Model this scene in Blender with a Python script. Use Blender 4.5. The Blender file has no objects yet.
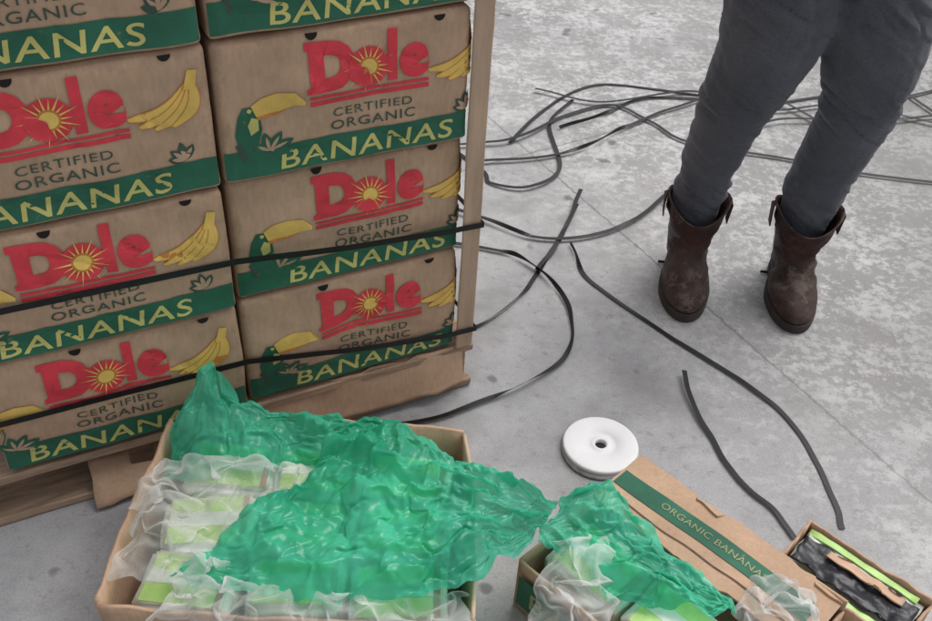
import bpy, bmesh, math, random
from mathutils import Vector, Matrix, noise
random.seed(7)
sc=bpy.context.scene
COL=sc.collection
# ---------------------------------------------------------------- helpers
def link(o,parent=None):
    COL.objects.link(o)
    if parent: o.parent=parent
    return o
def mesh_obj(name,verts,faces,mats=None,mi=None,parent=None,smooth=False):
    me=bpy.data.meshes.new(name); me.from_pydata([tuple(v) for v in verts],[],faces)
    if mats:
        for m in (mats if isinstance(mats,(list,tuple)) else [mats]): me.materials.append(m)
    if mi: me.polygons.foreach_set('material_index',mi)
    if smooth: me.polygons.foreach_set('use_smooth',[True]*len(me.polygons))
    me.update()
    return link(bpy.data.objects.new(name,me),parent)
def empty(name,loc=(0,0,0)):
    e=bpy.data.objects.new(name,None); e.location=loc; e.empty_display_size=.1
    return link(e)
def nz(x,y=0.,z=0.): return noise.noise(Vector((x,y,z)))
def new_mat(name):
    m=bpy.data.materials.new(name); m.use_nodes=True
    nt=m.node_tree; b=nt.nodes['Principled BSDF']
    return m,nt,b
def N(nt,t,**kw):
    n=nt.nodes.new(t)
    for k,v in kw.items():
        if k in n.inputs.keys(): n.inputs[k].default_value=v
        else: setattr(n,k,v)
    return n
def objvec(nt):
    # each object gets its own offset so repeated boxes do not share one pattern
    if 'OBJVEC' in nt.nodes: return nt.nodes['OBJVEC'].outputs[0]
    tc=N(nt,'ShaderNodeTexCoord'); oi=N(nt,'ShaderNodeObjectInfo')
    mm=N(nt,'ShaderNodeMath'); mm.operation='MULTIPLY'; mm.inputs[1].default_value=17.; nt.links.new(oi.outputs['Random'],mm.inputs[0])
    va=N(nt,'ShaderNodeVectorMath'); va.operation='ADD'; va.name='OBJVEC'
    nt.links.new(tc.outputs['Object'],va.inputs[0]); nt.links.new(mm.outputs[0],va.inputs[1]); return va.outputs[0]
def noise_fac(nt,scale,detail=4,rough=.6,vec=None,stretch=None):
    src=objvec(nt)
    if stretch:
        mp=N(nt,'ShaderNodeMapping'); mp.inputs['Scale'].default_value=stretch
        nt.links.new(src,mp.inputs['Vector']); src=mp.outputs['Vector']
    n=N(nt,'ShaderNodeTexNoise'); n.inputs['Scale'].default_value=scale; n.inputs['Detail'].default_value=min(detail,4); n.inputs['Roughness'].default_value=rough
    nt.links.new(src,n.inputs['Vector']); return n.outputs['Fac']
def ramp(nt,fac,stops):
    r=N(nt,'ShaderNodeValToRGB'); cr=r.color_ramp
    while len(cr.elements)<len(stops): cr.elements.new(.5)
    for e,(p,c) in zip(cr.elements,stops):
        e.position=p; e.color=(c[0],c[1],c[2],1) if isinstance(c,(tuple,list)) else (c,c,c,1)
    nt.links.new(fac,r.inputs['Fac']); return r.outputs['Color']
def mix(nt,fac,a,b,mode='MIX'):
    m=N(nt,'ShaderNodeMix'); m.data_type='RGBA'; m.blend_type=mode
    for s,v in ((m.inputs[0],fac),(m.inputs[6],a),(m.inputs[7],b)):
        if isinstance(v,bpy.types.NodeSocket): nt.links.new(v,s)
        elif isinstance(v,(tuple,list)): s.default_value=(v[0],v[1],v[2],1)
        else: s.default_value=v
    return m.outputs[2]
def bump(nt,b,h,strength=.3,dist=.002):
    bp=N(nt,'ShaderNodeBump'); bp.inputs['Strength'].default_value=strength; bp.inputs['Distance'].default_value=dist
    nt.links.new(h,bp.inputs['Height']); nt.links.new(bp.outputs['Normal'],b.inputs['Normal'])
def _m(nt,op,a,b=None,c=None):
    n=N(nt,'ShaderNodeMath'); n.operation=op
    for i,v in enumerate((a,b,c)):
        if v is None: continue
        if isinstance(v,bpy.types.NodeSocket): nt.links.new(v,n.inputs[i])
        else: n.inputs[i].default_value=v
    return n.outputs[0]
def simple_mat(name,c,rough=.7,var=.25,scale=30,bs=.2,bd=.001,stretch=None,spec=.4,wear=None,wearcol=None):
    m,nt,b=new_mat(name)
    f=noise_fac(nt,scale,4,.65,stretch=stretch)
    dark=tuple(x*(1-var) for x in c); lite=tuple(min(1,x*(1+var)) for x in c)
    col=ramp(nt,f,[(.3,dark),(.7,lite)])
    if wear:
        g=noise_fac(nt,wear[0],4,.75)
        w=ramp(nt,g,[(wear[1],0.),(wear[1]+.08,.8)])
        col=mix(nt,w,col,wearcol)
    nt.links.new(col,b.inputs['Base Color'])
    b.inputs['Roughness'].default_value=rough; b.inputs['Specular IOR Level'].default_value=spec
    if bs>0: bump(nt,b,f,bs,bd)
    return m
KR=(.485,.325,.220)
def cardboard(name,c=KR,edge=False):
    m,nt,b=new_mat(name)
    f1=noise_fac(nt,7,4,.6); f2=noise_fac(nt,160,2,.6,stretch=(1,1,.25)); f3=noise_fac(nt,26,4,.75)
    col=ramp(nt,f1,[(.3,tuple(x*.84 for x in c)),(.7,tuple(x*1.10 for x in c))])
    col=mix(nt,.35,col,ramp(nt,f2,[(.3,.42),(.7,.62)]),'OVERLAY')
    col=mix(nt,ramp(nt,f3,[(.25,.4),(.36,0.),(.66,0.),(.72,.3)]),col,tuple(x*1.25 for x in c))
    col=mix(nt,ramp(nt,f3,[(.60,0.),(.70,.25)]),col,tuple(x*.55 for x in c))
    if edge:   # scuffed dirty rims of each carton
        tc=N(nt,'ShaderNodeTexCoord'); sx=N(nt,'ShaderNodeSeparateXYZ'); nt.links.new(tc.outputs['Object'],sx.inputs[0])
        d=_m(nt,'MINIMUM',sx.outputs[2],_m(nt,'SUBTRACT',.243,sx.outputs[2]))
        d=_m(nt,'MINIMUM',d,_m(nt,'MINIMUM',_m(nt,'ADD',sx.outputs[0],.0),_m(nt,'SUBTRACT',.43,sx.outputs[0])))
        d=_m(nt,'ADD',d,_m(nt,'MULTIPLY',_m(nt,'SUBTRACT',f3,.5),.07))
        col=mix(nt,ramp(nt,d,[(.0,.38),(.016,0.)]),col,(.19,.13,.09))
    nt.links.new(col,b.inputs['Base Color']); b.inputs['Roughness'].default_value=.8; b.inputs['Specular IOR Level'].default_value=.25
    bump(nt,b,f1,.5,.007)
    return m
M_card=cardboard('kraft_cardboard')
M_box=cardboard('kraft_box_board',KR,True)
M_cardin=cardboard('kraft_cardboard_inner',(.52,.38,.27))
def ink(name,c,thr=.62): return simple_mat(name,c,.6,.2,14,0,.001,wear=(38,thr,),wearcol=tuple(.5*k1_+.5*k2_ for k1_,k2_ in zip(c,KR)),spec=.3)
M_red=ink('ink_red',(.66,.05,.07),.65); M_green=ink('ink_green',(.024,.125,.075),.66)
M_yel=ink('ink_yellow',(.70,.47,.12),.66); M_lime=ink('ink_lime_yellow',(.55,.51,.17),.65)
M_limed=ink('ink_faded_lime',(.30,.31,.15),.56)
M_ora=ink('ink_orange',(.56,.22,.05),.64); M_blk=ink('ink_dark_green',(.05,.085,.065),.60)
M_sun=ink('ink_sun_yellow',(.80,.55,.14),.66)
M_slotshade=simple_mat('painted_slot_shade',(.012,.01,.008),.9)  # flat near-black colour standing in for the shade inside open notches
M_wood=simple_mat('pallet_wood',(.33,.23,.16),.8,.4,9,.5,.003,stretch=(1,8,8))
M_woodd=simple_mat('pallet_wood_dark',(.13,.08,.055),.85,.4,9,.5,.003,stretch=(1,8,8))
M_post=simple_mat('corner_board_paper',(.45,.32,.23),.8,.2,9,.3,.002,stretch=(3,3,.5))
M_strap=simple_mat('black_strapping',(.008,.008,.009),.42,.3,60,0,.0006,spec=.35)

# ---------------------------------------------------------------- camera
f,th,ro,H=995.0947,0.6894,0.0648,1.5075
F=Vector((0,math.cos(th),-math.sin(th)));R0=Vector((1,0,0));U0=Vector((0,math.sin(th),math.cos(th)))
R=R0*math.cos(ro)+U0*math.sin(ro);U=U0*math.cos(ro)-R0*math.sin(ro)
cd=bpy.data.cameras.new('camera'); cam=bpy.data.objects.new('camera',cd); link(cam)
cd.sensor_width=36; cd.lens=f/932*36; cd.clip_start=.02; cd.clip_end=1000
m3=Matrix((R,U,-F)).transposed(); cam.matrix_world=Matrix.Translation((0,0,H))@m3.to_4x4()
sc.camera=cam
# ---------------------------------------------------------------- light
SUN_EL,SUN_AZ=math.radians(62),math.radians(50)   # azimuth measured from +Y towards +X
w=bpy.data.worlds.new('World'); sc.world=w; w.use_nodes=True; nt=w.node_tree
sky=N(nt,'ShaderNodeTexSky'); sky.sky_type='NISHITA'; sky.sun_disc=False; sky.sun_elevation=SUN_EL; sky.sun_rotation=SUN_AZ
sky.air_density=1.0; sky.dust_density=4.0; sky.ozone_density=1.0
hs=N(nt,'ShaderNodeHueSaturation'); hs.inputs['Saturation'].default_value=.18
nt.links.new(sky.outputs['Color'],hs.inputs['Color']); bg=nt.nodes['Background']
nt.links.new(hs.outputs['Color'],bg.inputs['Color']); bg.inputs['Strength'].default_value=.15
sd=bpy.data.lights.new('sun','SUN'); sd.energy=1.5; sd.angle=math.radians(40); sd.color=(1,.97,.94)
so=link(bpy.data.objects.new('sun',sd))
sdir=Vector((math.sin(SUN_AZ)*math.cos(SUN_EL),math.cos(SUN_AZ)*math.cos(SUN_EL),math.sin(SUN_EL)))
so.rotation_euler=sdir.to_track_quat('Z','Y').to_euler(); so.location=sdir*20
sc.view_settings.view_transform='Standard'; sc.view_settings.look='None'; sc.view_settings.exposure=0

# ---------------------------------------------------------------- ground
def make_ground():
    m,nt,b=new_mat('worn_concrete')
    tc=N(nt,'ShaderNodeTexCoord')
    def nse(scale,det=4,r=.6,dist=0.,off=0.):
        mp=N(nt,'ShaderNodeMapping'); mp.inputs['Location'].default_value=(off,off*.7,0)
        nt.links.new(tc.outputs['Object'],mp.inputs['Vector'])
        n=N(nt,'ShaderNodeTexNoise'); n.inputs['Scale'].default_value=scale; n.inputs['Detail'].default_value=det
        n.inputs['Roughness'].default_value=r; n.inputs['Distortion'].default_value=dist
        nt.links.new(mp.outputs['Vector'],n.inputs['Vector']); return n.outputs['Fac']
    mth=lambda op,a,bb=None,c=None:_m(nt,op,a,bb,c)
    def clamp(x):
        cl=N(nt,'ShaderNodeClamp'); nt.links.new(x,cl.inputs[0]); return cl.outputs[0]
    big=nse(1.6,3,.6,.0,3.1); med=nse(4.5,5,.72,0); fine=nse(46,3,.7); grit=nse(260,1,.6)
    sx=N(nt,'ShaderNodeSeparateXYZ'); nt.links.new(tc.outputs['Object'],sx.inputs[0])
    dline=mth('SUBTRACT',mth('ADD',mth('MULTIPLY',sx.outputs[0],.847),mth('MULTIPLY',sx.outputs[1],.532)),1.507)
    col=ramp(nt,med,[(.30,(.26,.258,.265)),(.5,(.36,.36,.37)),(.70,(.43,.43,.44))])
    mott=clamp(mth('ADD',mth('ADD',mth('MULTIPLY',dline,1.5),.62),mth('MULTIPLY',mth('SUBTRACT',med,.5),2.6)))
    worn=ramp(nt,big,[(.38,(.23,.223,.218)),(.60,(.34,.332,.328))])
    col=mix(nt,mth('MULTIPLY',mott,.8),col,worn)
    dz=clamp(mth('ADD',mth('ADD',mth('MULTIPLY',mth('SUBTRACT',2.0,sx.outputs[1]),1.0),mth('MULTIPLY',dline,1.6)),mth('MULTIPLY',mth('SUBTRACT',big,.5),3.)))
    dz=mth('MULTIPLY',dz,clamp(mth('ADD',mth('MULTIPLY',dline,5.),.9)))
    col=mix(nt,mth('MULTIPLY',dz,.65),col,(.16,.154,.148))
    fl=nse(42,6,.74,0,7.); fl2=nse(7,4,.7,0,11.)
    thr=mth('ADD',fl,mth('MULTIPLY',mth('SUBTRACT',fl2,.5),.75))
    fmask=ramp(nt,thr,[(.46,0.),(.57,.75),(.70,1.)])
    amt=mth('MULTIPLY',mott,mth('SUBTRACT',.76,mth('MULTIPLY',dz,.42)))
    col=mix(nt,mth('MULTIPLY',fmask,amt),col,(.61,.605,.605))
    dk=nse(34,5,.8,0,21.)
    col=mix(nt,ramp(nt,dk,[(.55,0.),(.65,.5)]),col,(.19,.182,.178))
    sp=nse(9,2,.5,0,31.)
    col=mix(nt,ramp(nt,sp,[(.70,0.),(.74,.7)]),col,(.085,.08,.08))
    st=nse(2.7,4,.65,0,41.)
    col=mix(nt,ramp(nt,st,[(.52,0.),(.66,.5)]),col,(.185,.177,.17))
    col=mix(nt,.32,col,ramp(nt,grit,[(.3,.33),(.7,.67)]),'OVERLAY')
    wob=mth('MULTIPLY',mth('SUBTRACT',fine,.5),.02)
    d1=mth('ABSOLUTE',mth('ADD',mth('SUBTRACT',mth('FRACT',mth('ADD',mth('DIVIDE',dline,3.0),.5)),.5),mth('DIVIDE',wob,3.)))
    dperp=mth('SUBTRACT',mth('SUBTRACT',mth('MULTIPLY',sx.outputs[0],.532),mth('MULTIPLY',sx.outputs[1],.847)),.9)
    d2=mth('ABSOLUTE',mth('ADD',mth('SUBTRACT',mth('FRACT',mth('ADD',mth('DIVIDE',dperp,3.),.5)),.5),mth('DIVIDE',wob,3.)))
    jm=ramp(nt,mth('MULTIPLY',mth('MINIMUM',d1,d2),30.),[(.012,1.),(.045,0.)])
    col=mix(nt,mth('MULTIPLY',jm,mth('ADD',mth('MULTIPLY',big,.7),.2)),col,(.085,.082,.08))
    nt.links.new(col,b.inputs['Base Color'])
    rr=ramp(nt,st,[(.40,.75),(.62,.38)]); nt.links.new(rr,b.inputs['Roughness']); b.inputs['Specular IOR Level'].default_value=.45
    bump(nt,b,fine,.3,.002)
    s=150
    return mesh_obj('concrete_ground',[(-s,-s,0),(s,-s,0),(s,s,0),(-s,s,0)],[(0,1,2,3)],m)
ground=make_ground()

# ---------------------------------------------------------------- printing helpers
_tc={}
def text_geo(s,bold=0.,space=1.):
    k=(s,bold,space)
    if k in _tc: return _tc[k]
    c=bpy.data.curves.new('t','FONT'); c.body=s; c.offset=bold; c.resolution_u=4; c.space_character=space
    o=bpy.data.objects.new('t',c); COL.objects.link(o); bpy.context.view_layer.update()
    me=o.to_mesh()
    bm=bmesh.new(); bm.from_mesh(me); bmesh.ops.triangulate(bm,faces=bm.faces[:])
    for _ in range(2):
        le=[e for e in bm.edges if e.calc_length()>.22]
        if le: bmesh.ops.subdivide_edges(bm,edges=le,cuts=1); bmesh.ops.triangulate(bm,faces=bm.faces[:])
    bm.verts.index_update()
    vs=[(v.co.x,v.co.y) for v in bm.verts]; fs=[tuple(v.index for v in p.verts) for p in bm.faces]; bm.free()
    o.to_mesh_clear(); bpy.data.objects.remove(o); bpy.data.curves.remove(c)
    x0=min(v[0] for v in vs);x1=max(v[0] for v in vs);y0=min(v[1] for v in vs);y1=max(v[1] for v in vs)
    vs=[((x-x0)/(x1-x0),(y-y0)/(y1-y0)) for x,y in vs]
    _tc[k]=(vs,fs); return _tc[k]
class Print:
    def __init__(s): s.v=[];s.f=[];s.m=[];s.mats=[];s.dx=0.
    def mi(s,mat):
        if mat not in s.mats: s.mats.append(mat)
        return s.mats.index(mat)
    def add(s,vs,fs,mat,lift,fn=None):
        o=len(s.v); i=s.mi(mat)
        for v in vs:
            if fn: v=fn(*v)
            s.v.append((v[0]+s.dx,v[1],lift))
        for f_ in fs: s.f.append(tuple(o+k for k in f_)); s.m.append(i)
    def text(s,t,u0,v0,u1,v1,mat,lift,bold=0.,slant=0.,space=1.,arc=0.):
        vs,fs=text_geo(t,bold,space)
        s.add(vs,fs,mat,lift,lambda x,y:(u0+(u1-u0)*x+slant*y*(v1-v0),v0+(v1-v0)*y+arc*math.sin(math.pi*x)))
    def poly(s,pts,mat,lift):
        cx=sum(p[0] for p in pts)/len(pts);cy=sum(p[1] for p in pts)/len(pts)
        n=len(pts); s.add(list(pts)+[(cx,cy)],[(i,(i+1)%n,n) for i in range(n)],mat,lift)
    def strip(s,a,b,mat,lift):
        n=len(a); s.add(list(a)+list(b),[(i,i+1,n+i+1,n+i) for i in range(n-1)],mat,lift)
    def rect(s,u0,v0,u1,v1,mat,lift,nu=16,nv=3,wob=0.,seed=0):
        vs=[];fs=[]
        for j in range(nv+1):
            for i in range(nu+1):
                x=u0+(u1-u0)*i/nu; y=v0+(v1-v0)*j/nv
                if j==nv: y+=wob*nz(x*40,seed)
                vs.append((x,y))
        for j in range(nv):
            for i in range(nu):
                a=j*(nu+1)+i; fs.append((a,a+1,a+nu+2,a+nu+1))
        s.add(vs,fs,mat,lift)
def leaf(P,x,y,a,L,wd,mat,lift):
    a=math.radians(a); c,s_=math.cos(a),math.sin(a); A=[];B=[]
    for i in range(7):
        t=i/6; k=wd*math.sin(math.pi*t)**.8/2
        A.append((x+c*L*t-s_*k,y+s_*L*t+c*k)); B.append((x+c*L*t+s_*k,y+s_*L*t-c*k))
    P.strip(A,B,mat,lift)
def carton_print(w_,h_,seed,shift=0.):
    P=Print(); L1,L2,L3,L4=.0006,.0010,.0014,.0018
    P.rect(.004,.008,w_-.004,.235*h_,M_green,L1,40,6,.0008,seed)
    P.dx=shift
    P.text('BANANAS',.22*w_,.055*h_,.935*w_,.195*h_,M_lime,L2,.010,.12,1.08)
    P.text('CERTIFIED',.435*w_,.375*h_,.755*w_,.435*h_,M_blk,L1,.0,.0,1.1)
    P.text('ORGANIC',.425*w_,.275*h_,.77*w_,.345*h_,M_blk,L1,.003,.0,1.1)
    x0,x1,y0,y1=.345*w_,.825*w_,.485*h_,.94*h_
    W=x1-x0; Hh=y1-y0
    P.rect(x0,y0,x1,y0+.07*Hh,M_red,L1,16,1)
    P.rect(x0,y0+.10*Hh,x1,y0+.15*Hh,M_red,L1,16,1)
    P.text('D',x0+.01*W,y0+.2*Hh,x0+.38*W,y0+.95*Hh,M_red,L2,.075)
    P.rect(x0-.02*W,y0+.83*Hh,x0+.12*W,y0+.95*Hh,M_red,L1,2,1)
    P.rect(x0-.02*W,y0+.2*Hh,x0+.1*W,y0+.29*Hh,M_red,L1,2,1)
    P.text('l',x0+.645*W,y0+.2*Hh,x0+.725*W,y0+1.0*Hh,M_red,L2,.04)
    P.text('e',x0+.745*W,y0+.19*Hh,x0+1.0*W,y0+.74*Hh,M_red,L2,.075)
    cx,cy,r=x0+.485*W,y0+.47*Hh,.165*W
    P.poly([(cx+r*math.cos(2*math.pi*i/28),cy+r*math.sin(2*math.pi*i/28)) for i in range(28)],M_red,L3)
    n=18
    for i in range(n):
        a=2*math.pi*i/n; rr=r*(1.32 if i%2 else 1.0); da=.055
        P.add([(cx+r*.42*math.cos(a-da*2.2),cy+r*.42*math.sin(a-da*2.2)),(cx+rr*math.cos(a),cy+rr*math.sin(a)),(cx+r*.42*math.cos(a+da*2.2),cy+r*.42*math.sin(a+da*2.2))],[(0,1,2)],M_sun,L4)
    P.poly([(cx+r*.5*math.cos(2*math.pi*i/20),cy+r*.5*math.sin(2*math.pi*i/20)) for i in range(20)],M_ora,L4+.0003)
    P.poly([(cx+r*.4*math.cos(2*math.pi*i/20),cy+r*.4*math.sin(2*math.pi*i/20)) for i in range(20)],M_sun,L4+.0006)
    sx_,sy_=1.055*w_,.80*h_
    for k,(ang,ln) in enumerate(((208,.112),(219,.108),(231,.098),(245,.084))):
        a=math.radians(ang); cA=[];cB=[];oA=[];oB=[]
        for i in range(13):
            t=i/12; bend=.017*math.sin(math.pi*t)
            px=sx_+math.cos(a)*ln*t-math.sin(a)*bend; py=sy_+math.sin(a)*ln*t*.92+math.cos(a)*bend
            wd=.0088*(math.sin(math.pi*min(1,.08+.88*t))**.6); nx,ny=math.sin(a),-math.cos(a)
            oA.append((px+nx*(wd+.0016),py+ny*(wd+.0016)));oB.append((px-nx*(wd+.0016),py-ny*(wd+.0016)))
            cA.append((px+nx*wd,py+ny*wd));cB.append((px-nx*wd,py-ny*wd))
        P.strip(oA,oB,M_ora,L1+.0003*k); P.strip(cA,cB,M_yel,L1+.0003*k+.00015)
    P.poly([(sx_-.014,sy_-.014),(sx_+.004,sy_-.016),(sx_+.010,sy_+.014),(sx_-.004,sy_+.016)],M_yel,L4)
    for (a,l_) in ((100,.034),(135,.032),(62,.03),(165,.028)):
        leaf(P,1.0*w_,.25*h_,a,l_,.014,M_blk,L1)
        leaf(P,1.0*w_,.253*h_,a,l_*.8,.007,M_box,L2)
    tx,ty=.115*w_,.30*h_
    P.poly([(tx-.02,ty-.012),(tx-.003,ty-.02),(tx+.012,ty-.006),(tx+.02,ty+.02),(tx+.017,ty+.045),(tx+.006,ty+.062),(tx-.009,ty+.062),(tx-.018,ty+.045),(tx-.024,ty+.015)],M_green,L1)
    P.poly([(tx-.016,ty+.0),(tx-.006,ty-.03),(tx-.014,ty-.036),(tx-.026,ty-.004)],M_blk,L2)
    P.poly([(tx+.001,ty+.012),(tx+.014,ty+.02),(tx+.014,ty+.04),(tx+.004,ty+.044),(tx-.003,ty+.03)],M_lime,L2)
    P.strip([(tx+.004,ty+.064),(tx+.02,ty+.075),(tx+.045,ty+.080),(tx+.075,ty+.075),(tx+.092,ty+.056)],
            [(tx+.012,ty+.043),(tx+.024,ty+.046),(tx+.046,ty+.048),(tx+.072,ty+.052),(tx+.090,ty+.05)],M_yel,L3)
    P.strip([(tx+.012,ty+.045),(tx+.024,ty+.047),(tx+.046,ty+.049),(tx+.070,ty+.052)],
            [(tx+.014,ty+.038),(tx+.026,ty+.041),(tx+.046,ty+.044),(tx+.066,ty+.0505)],M_ora,L3)
    P.poly([(tx+.001+.004*math.cos(i),ty+.056+.004*math.sin(i)) for i in range(6)],M_lime,L3)
    for (a,l_) in ((20,.045),(55,.04),(100,.036),(-8,.04),(150,.03)):
        leaf(P,tx+.028,ty-.022,a,l_,.017,M_green,L2); leaf(P,tx+.029,ty-.021,a,l_*.75,.006,M_box,L3)
    P.dx=0
    P.poly([(.36*w_+.010*math.cos(math.pi*i/8),.982*h_-.012*math.sin(math.pi*i/8)) for i in range(9)],M_slotshade,L2)  # no hole is cut: half discs paint the notch shade onto the face
    P.poly([(.86*w_+.010*math.cos(math.pi*i/8),.982*h_-.010*math.sin(math.pi*i/8)) for i in range(9)],M_slotshade,L2)
    return P

# ---------------------------------------------------------------- carton
def coords(L,r,n): return [0,r*.15,r*.45,r]+[r+(L-2*r)*i/n for i in range(1,n)]+[L-r,L-r*.45,L-r*.15,L]
def make_carton(M,w_,d_,h_,seed,printed=True,crush=0.,shift=0.):
    r=.011
    xs,ys,zs=coords(w_,r,40),coords(d_,r,8),coords(h_,r,24)
    def bulge(a,b,s):
        a=min(1,max(0,a));b=min(1,max(0,b))
        e=(math.sin(math.pi*a)*math.sin(math.pi*b))**.5
        v=.006*e+.006*e*nz(a*3+seed*3.1,b*2.5,s)+.0035*e*nz(a*6+seed*1.7,b*2.,s+9)
        c_=nz(a*4.2+b*3.1+seed*2.3,(a-b)*1.6,s+3); v-=.0030*e*math.exp(-(c_*9)**2)
        v+=crush*(.010*math.sin(b*math.pi)**2*(.6+nz(a*3,seed)))
        v+=.004*math.exp(-(b/.07)**2)
        return v
    bm=bmesh.new(); idx={}
    def vert(x,y,z):
        k=(round(x,5),round(y,5),round(z,5))
        if k in idx: return idx[k]
        p=Vector((x,y,z)); c=Vector((min(max(x,r),w_-r),min(max(y,r),d_-r),min(max(z,r),h_-r))); d=p-c
        if d.length>1e-9: q=c+d.normalized()*r
        else: q=p.copy()
        if y<r*.5: q.y-=bulge(x/w_,z/h_,0)
        if y>d_-r*.5: q.y+=bulge(x/w_,z/h_,3)
        if x<r*.5: q.x-=.4*bulge(y/d_,z/h_,5)
        if x>w_-r*.5: q.x+=.4*bulge(y/d_,z/h_,7)
        q.z+=.004*nz(x*9,y*9+seed,z*3)
        idx[k]=bm.verts.new(q); return idx[k]
    def grid(A,B,fn,flip):
        for i in range(len(A)-1):
            for j in range(len(B)-1):
                q=[vert(*fn(A[i],B[j])),vert(*fn(A[i+1],B[j])),vert(*fn(A[i+1],B[j+1])),vert(*fn(A[i],B[j+1]))]
                if flip: q.reverse()
                try:
                    fc=bm.faces.new(q); fc.smooth=True
                except ValueError: pass
    grid(xs,zs,lambda a,b:(a,0,b),False); grid(xs,zs,lambda a,b:(a,d_,b),True)
    grid(ys,zs,lambda a,b:(0,a,b),True); grid(ys,zs,lambda a,b:(w_,a,b),False)
    grid(xs,ys,lambda a,b:(a,b,0),True); grid(xs,ys,lambda a,b:(a,b,h_),False)
    me=bpy.data.meshes.new('banana_box'); bm.to_mesh(me); bm.free(); me.materials.append(M_box)
    o=link(bpy.data.objects.new('banana_box',me)); o.matrix_world=M
    if printed:
        P=carton_print(w_,h_,seed,shift)
        def place(x,z,l):
            l=l+.0010+.0004*crush; zz=z+.004*nz(x*9,seed,z*3); B_=bulge(x/w_,z/h_,0)
            for sgn,e0 in ((1,x-(w_-r)),(-1,r-x)):
                if e0>0:
                    th_=min(e0/r,math.pi/2); ex=max(0,e0-r*math.pi/2)
                    ex_x=(w_-r if sgn>0 else r)+sgn*((r+l)*math.sin(th_)+(.005 if ex>0 else .002*th_))
                    ex_y=r-(r+l)*math.cos(th_)+ex-B_*math.cos(th_)
                    return (ex_x,ex_y,zz)
            return (x,-B_-l,zz)
        vs=[place(x,z,l) for x,z,l in P.v]
        mesh_obj('printed_artwork',vs,P.f,P.mats,P.m,parent=o)
    return o
PHI=.4949; SO=Vector((-.4031,1.3586,0))
MS=Matrix.Translation(SO)@Matrix.Rotation(PHI,4,'Z')
BW,BH,BD=.432,.245,.50; Z0=.13
k=0
for row in range(5):
    for col in (0,-1):
        for dep in (0,1):
            k+=1
            cr=1. if row==0 else (.25 if row==1 else 0.)
            x=col*(BW+.002)+random.uniform(-.003,.003)+(.0 if col==0 else -.003)
            y=dep*(BD+.012)+random.uniform(-.005,.005)-(.008 if col==-1 and dep==0 else 0)
            hh=BH-.002; zz=Z0+row*BH
            M=MS@Matrix.Translation((x,y,zz))@Matrix.Rotation(math.radians(random.uniform(-.6,.6)),4,'Z')
            make_carton(M,BW-.002,BD,hh,k,printed=(dep==0),crush=cr if dep==0 else 0,shift=(-.12*BW if col==-1 else .0)+random.uniform(-.004,.004))

# ---------------------------------------------------------------- pallet + posts
def slab(x0,y0,z0,x1,y1,z1,name,mat,parent,seed=0,jag=.0):
    bm=bmesh.new(); bmesh.ops.create_cube(bm,size=1)
    for v in bm.verts: v.co=Vector(((x0+x1)/2+v.co.x*(x1-x0),(y0+y1)/2+v.co.y*(y1-y0),(z0+z1)/2+v.co.z*(z1-z0)))
    bmesh.ops.bevel(bm,geom=bm.edges[:],offset=.0025,segments=1,affect='EDGES')
    bmesh.ops.subdivide_edges(bm,edges=[e for e in bm.edges if e.calc_length()>.08],cuts=10,use_grid_fill=True)
    for v in bm.verts:
        v.co+=Vector((nz(v.co.y*30,v.co.z*20,seed),nz(v.co.x*14,v.co.z*20,seed+4),nz(v.co.x*9,v.co.y*9,seed+8)))*(.003+jag)
    me=bpy.data.meshes.new(name); bm.to_mesh(me); bm.free(); me.materials.append(mat)
    return link(bpy.data.objects.new(name,me),parent)
pal=empty('wooden_pallet'); pal.matrix_world=MS
PW0,PW1,PD=-.905,.475,1.04
for i,yy in enumerate((-.012,.14,.30,.46,.62,.78,.93)):
    slab(PW0+.02*(i%2),yy,.103,PW1,yy+.095,.122,'deck_board_%d'%i,M_wood,pal,i)
for i,xx in enumerate((PW0+.02,-.24,PW1-.055)):
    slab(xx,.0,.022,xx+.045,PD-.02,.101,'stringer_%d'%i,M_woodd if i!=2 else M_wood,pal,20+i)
for i,yy in enumerate((-.01,.48,.90)):
    slab(PW0,yy,.002,PW1,yy+.10,.020,'bottom_board_%d'%i,M_wood,pal,40+i)
post=empty('corner_board'); post.matrix_world=MS
slab(BW-.001,-.016,.124,BW+.038,-.011,1.42,'front_leg',M_post,post,60,.001)
slab(BW+.033,-.0105,.124,BW+.038,.045,1.42,'side_leg',M_post,post,61,.001)
def sheet(name,pts,mat,z=0,thick=.005,parent=None,n=8,wob=.004,seed=0):
    a,b,c,d=[Vector(p) for p in pts]; vs=[];fs=[]
    for j in range(n+1):
        for i in range(n+1):
            s,t=i/n,j/n
            p=(a*(1-s)+b*s)*(1-t)+(d*(1-s)+c*s)*t
            e=1.6 if (i in(0,n) or j in (0,n)) else 1.
            p+=Vector((nz(p.x*22,p.y*22,seed),nz(p.x*22,p.y*22,seed+5),nz(p.x*12,p.y*12,seed+9)))*wob*e
            vs.append(p)
    for j in range(n):
        for i in range(n):
            q=j*(n+1)+i; fs.append((q,q+1,q+n+2,q+n+1))
    o=mesh_obj(name,vs,fs,mat,parent=parent,smooth=True)
    md=o.modifiers.new('s','SOLIDIFY'); md.thickness=thick; md.offset=-1
    return o
cs=sheet('cardboard_scrap',[(-.66,1.165,.012),(-.48,1.27,.012),(-.51,1.335,.075),(-.69,1.235,.07)],M_card,seed=3,wob=.008)
cs2=sheet('cardboard_scrap',[(-.06,.0,.02),(.45,-.01,.03),(.44,.01,.125),(.0,.02,.125)],M_card,seed=5,wob=.014,n=14)
cs2.matrix_world=MS@Matrix.Translation((.0,-.02,0))

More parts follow.
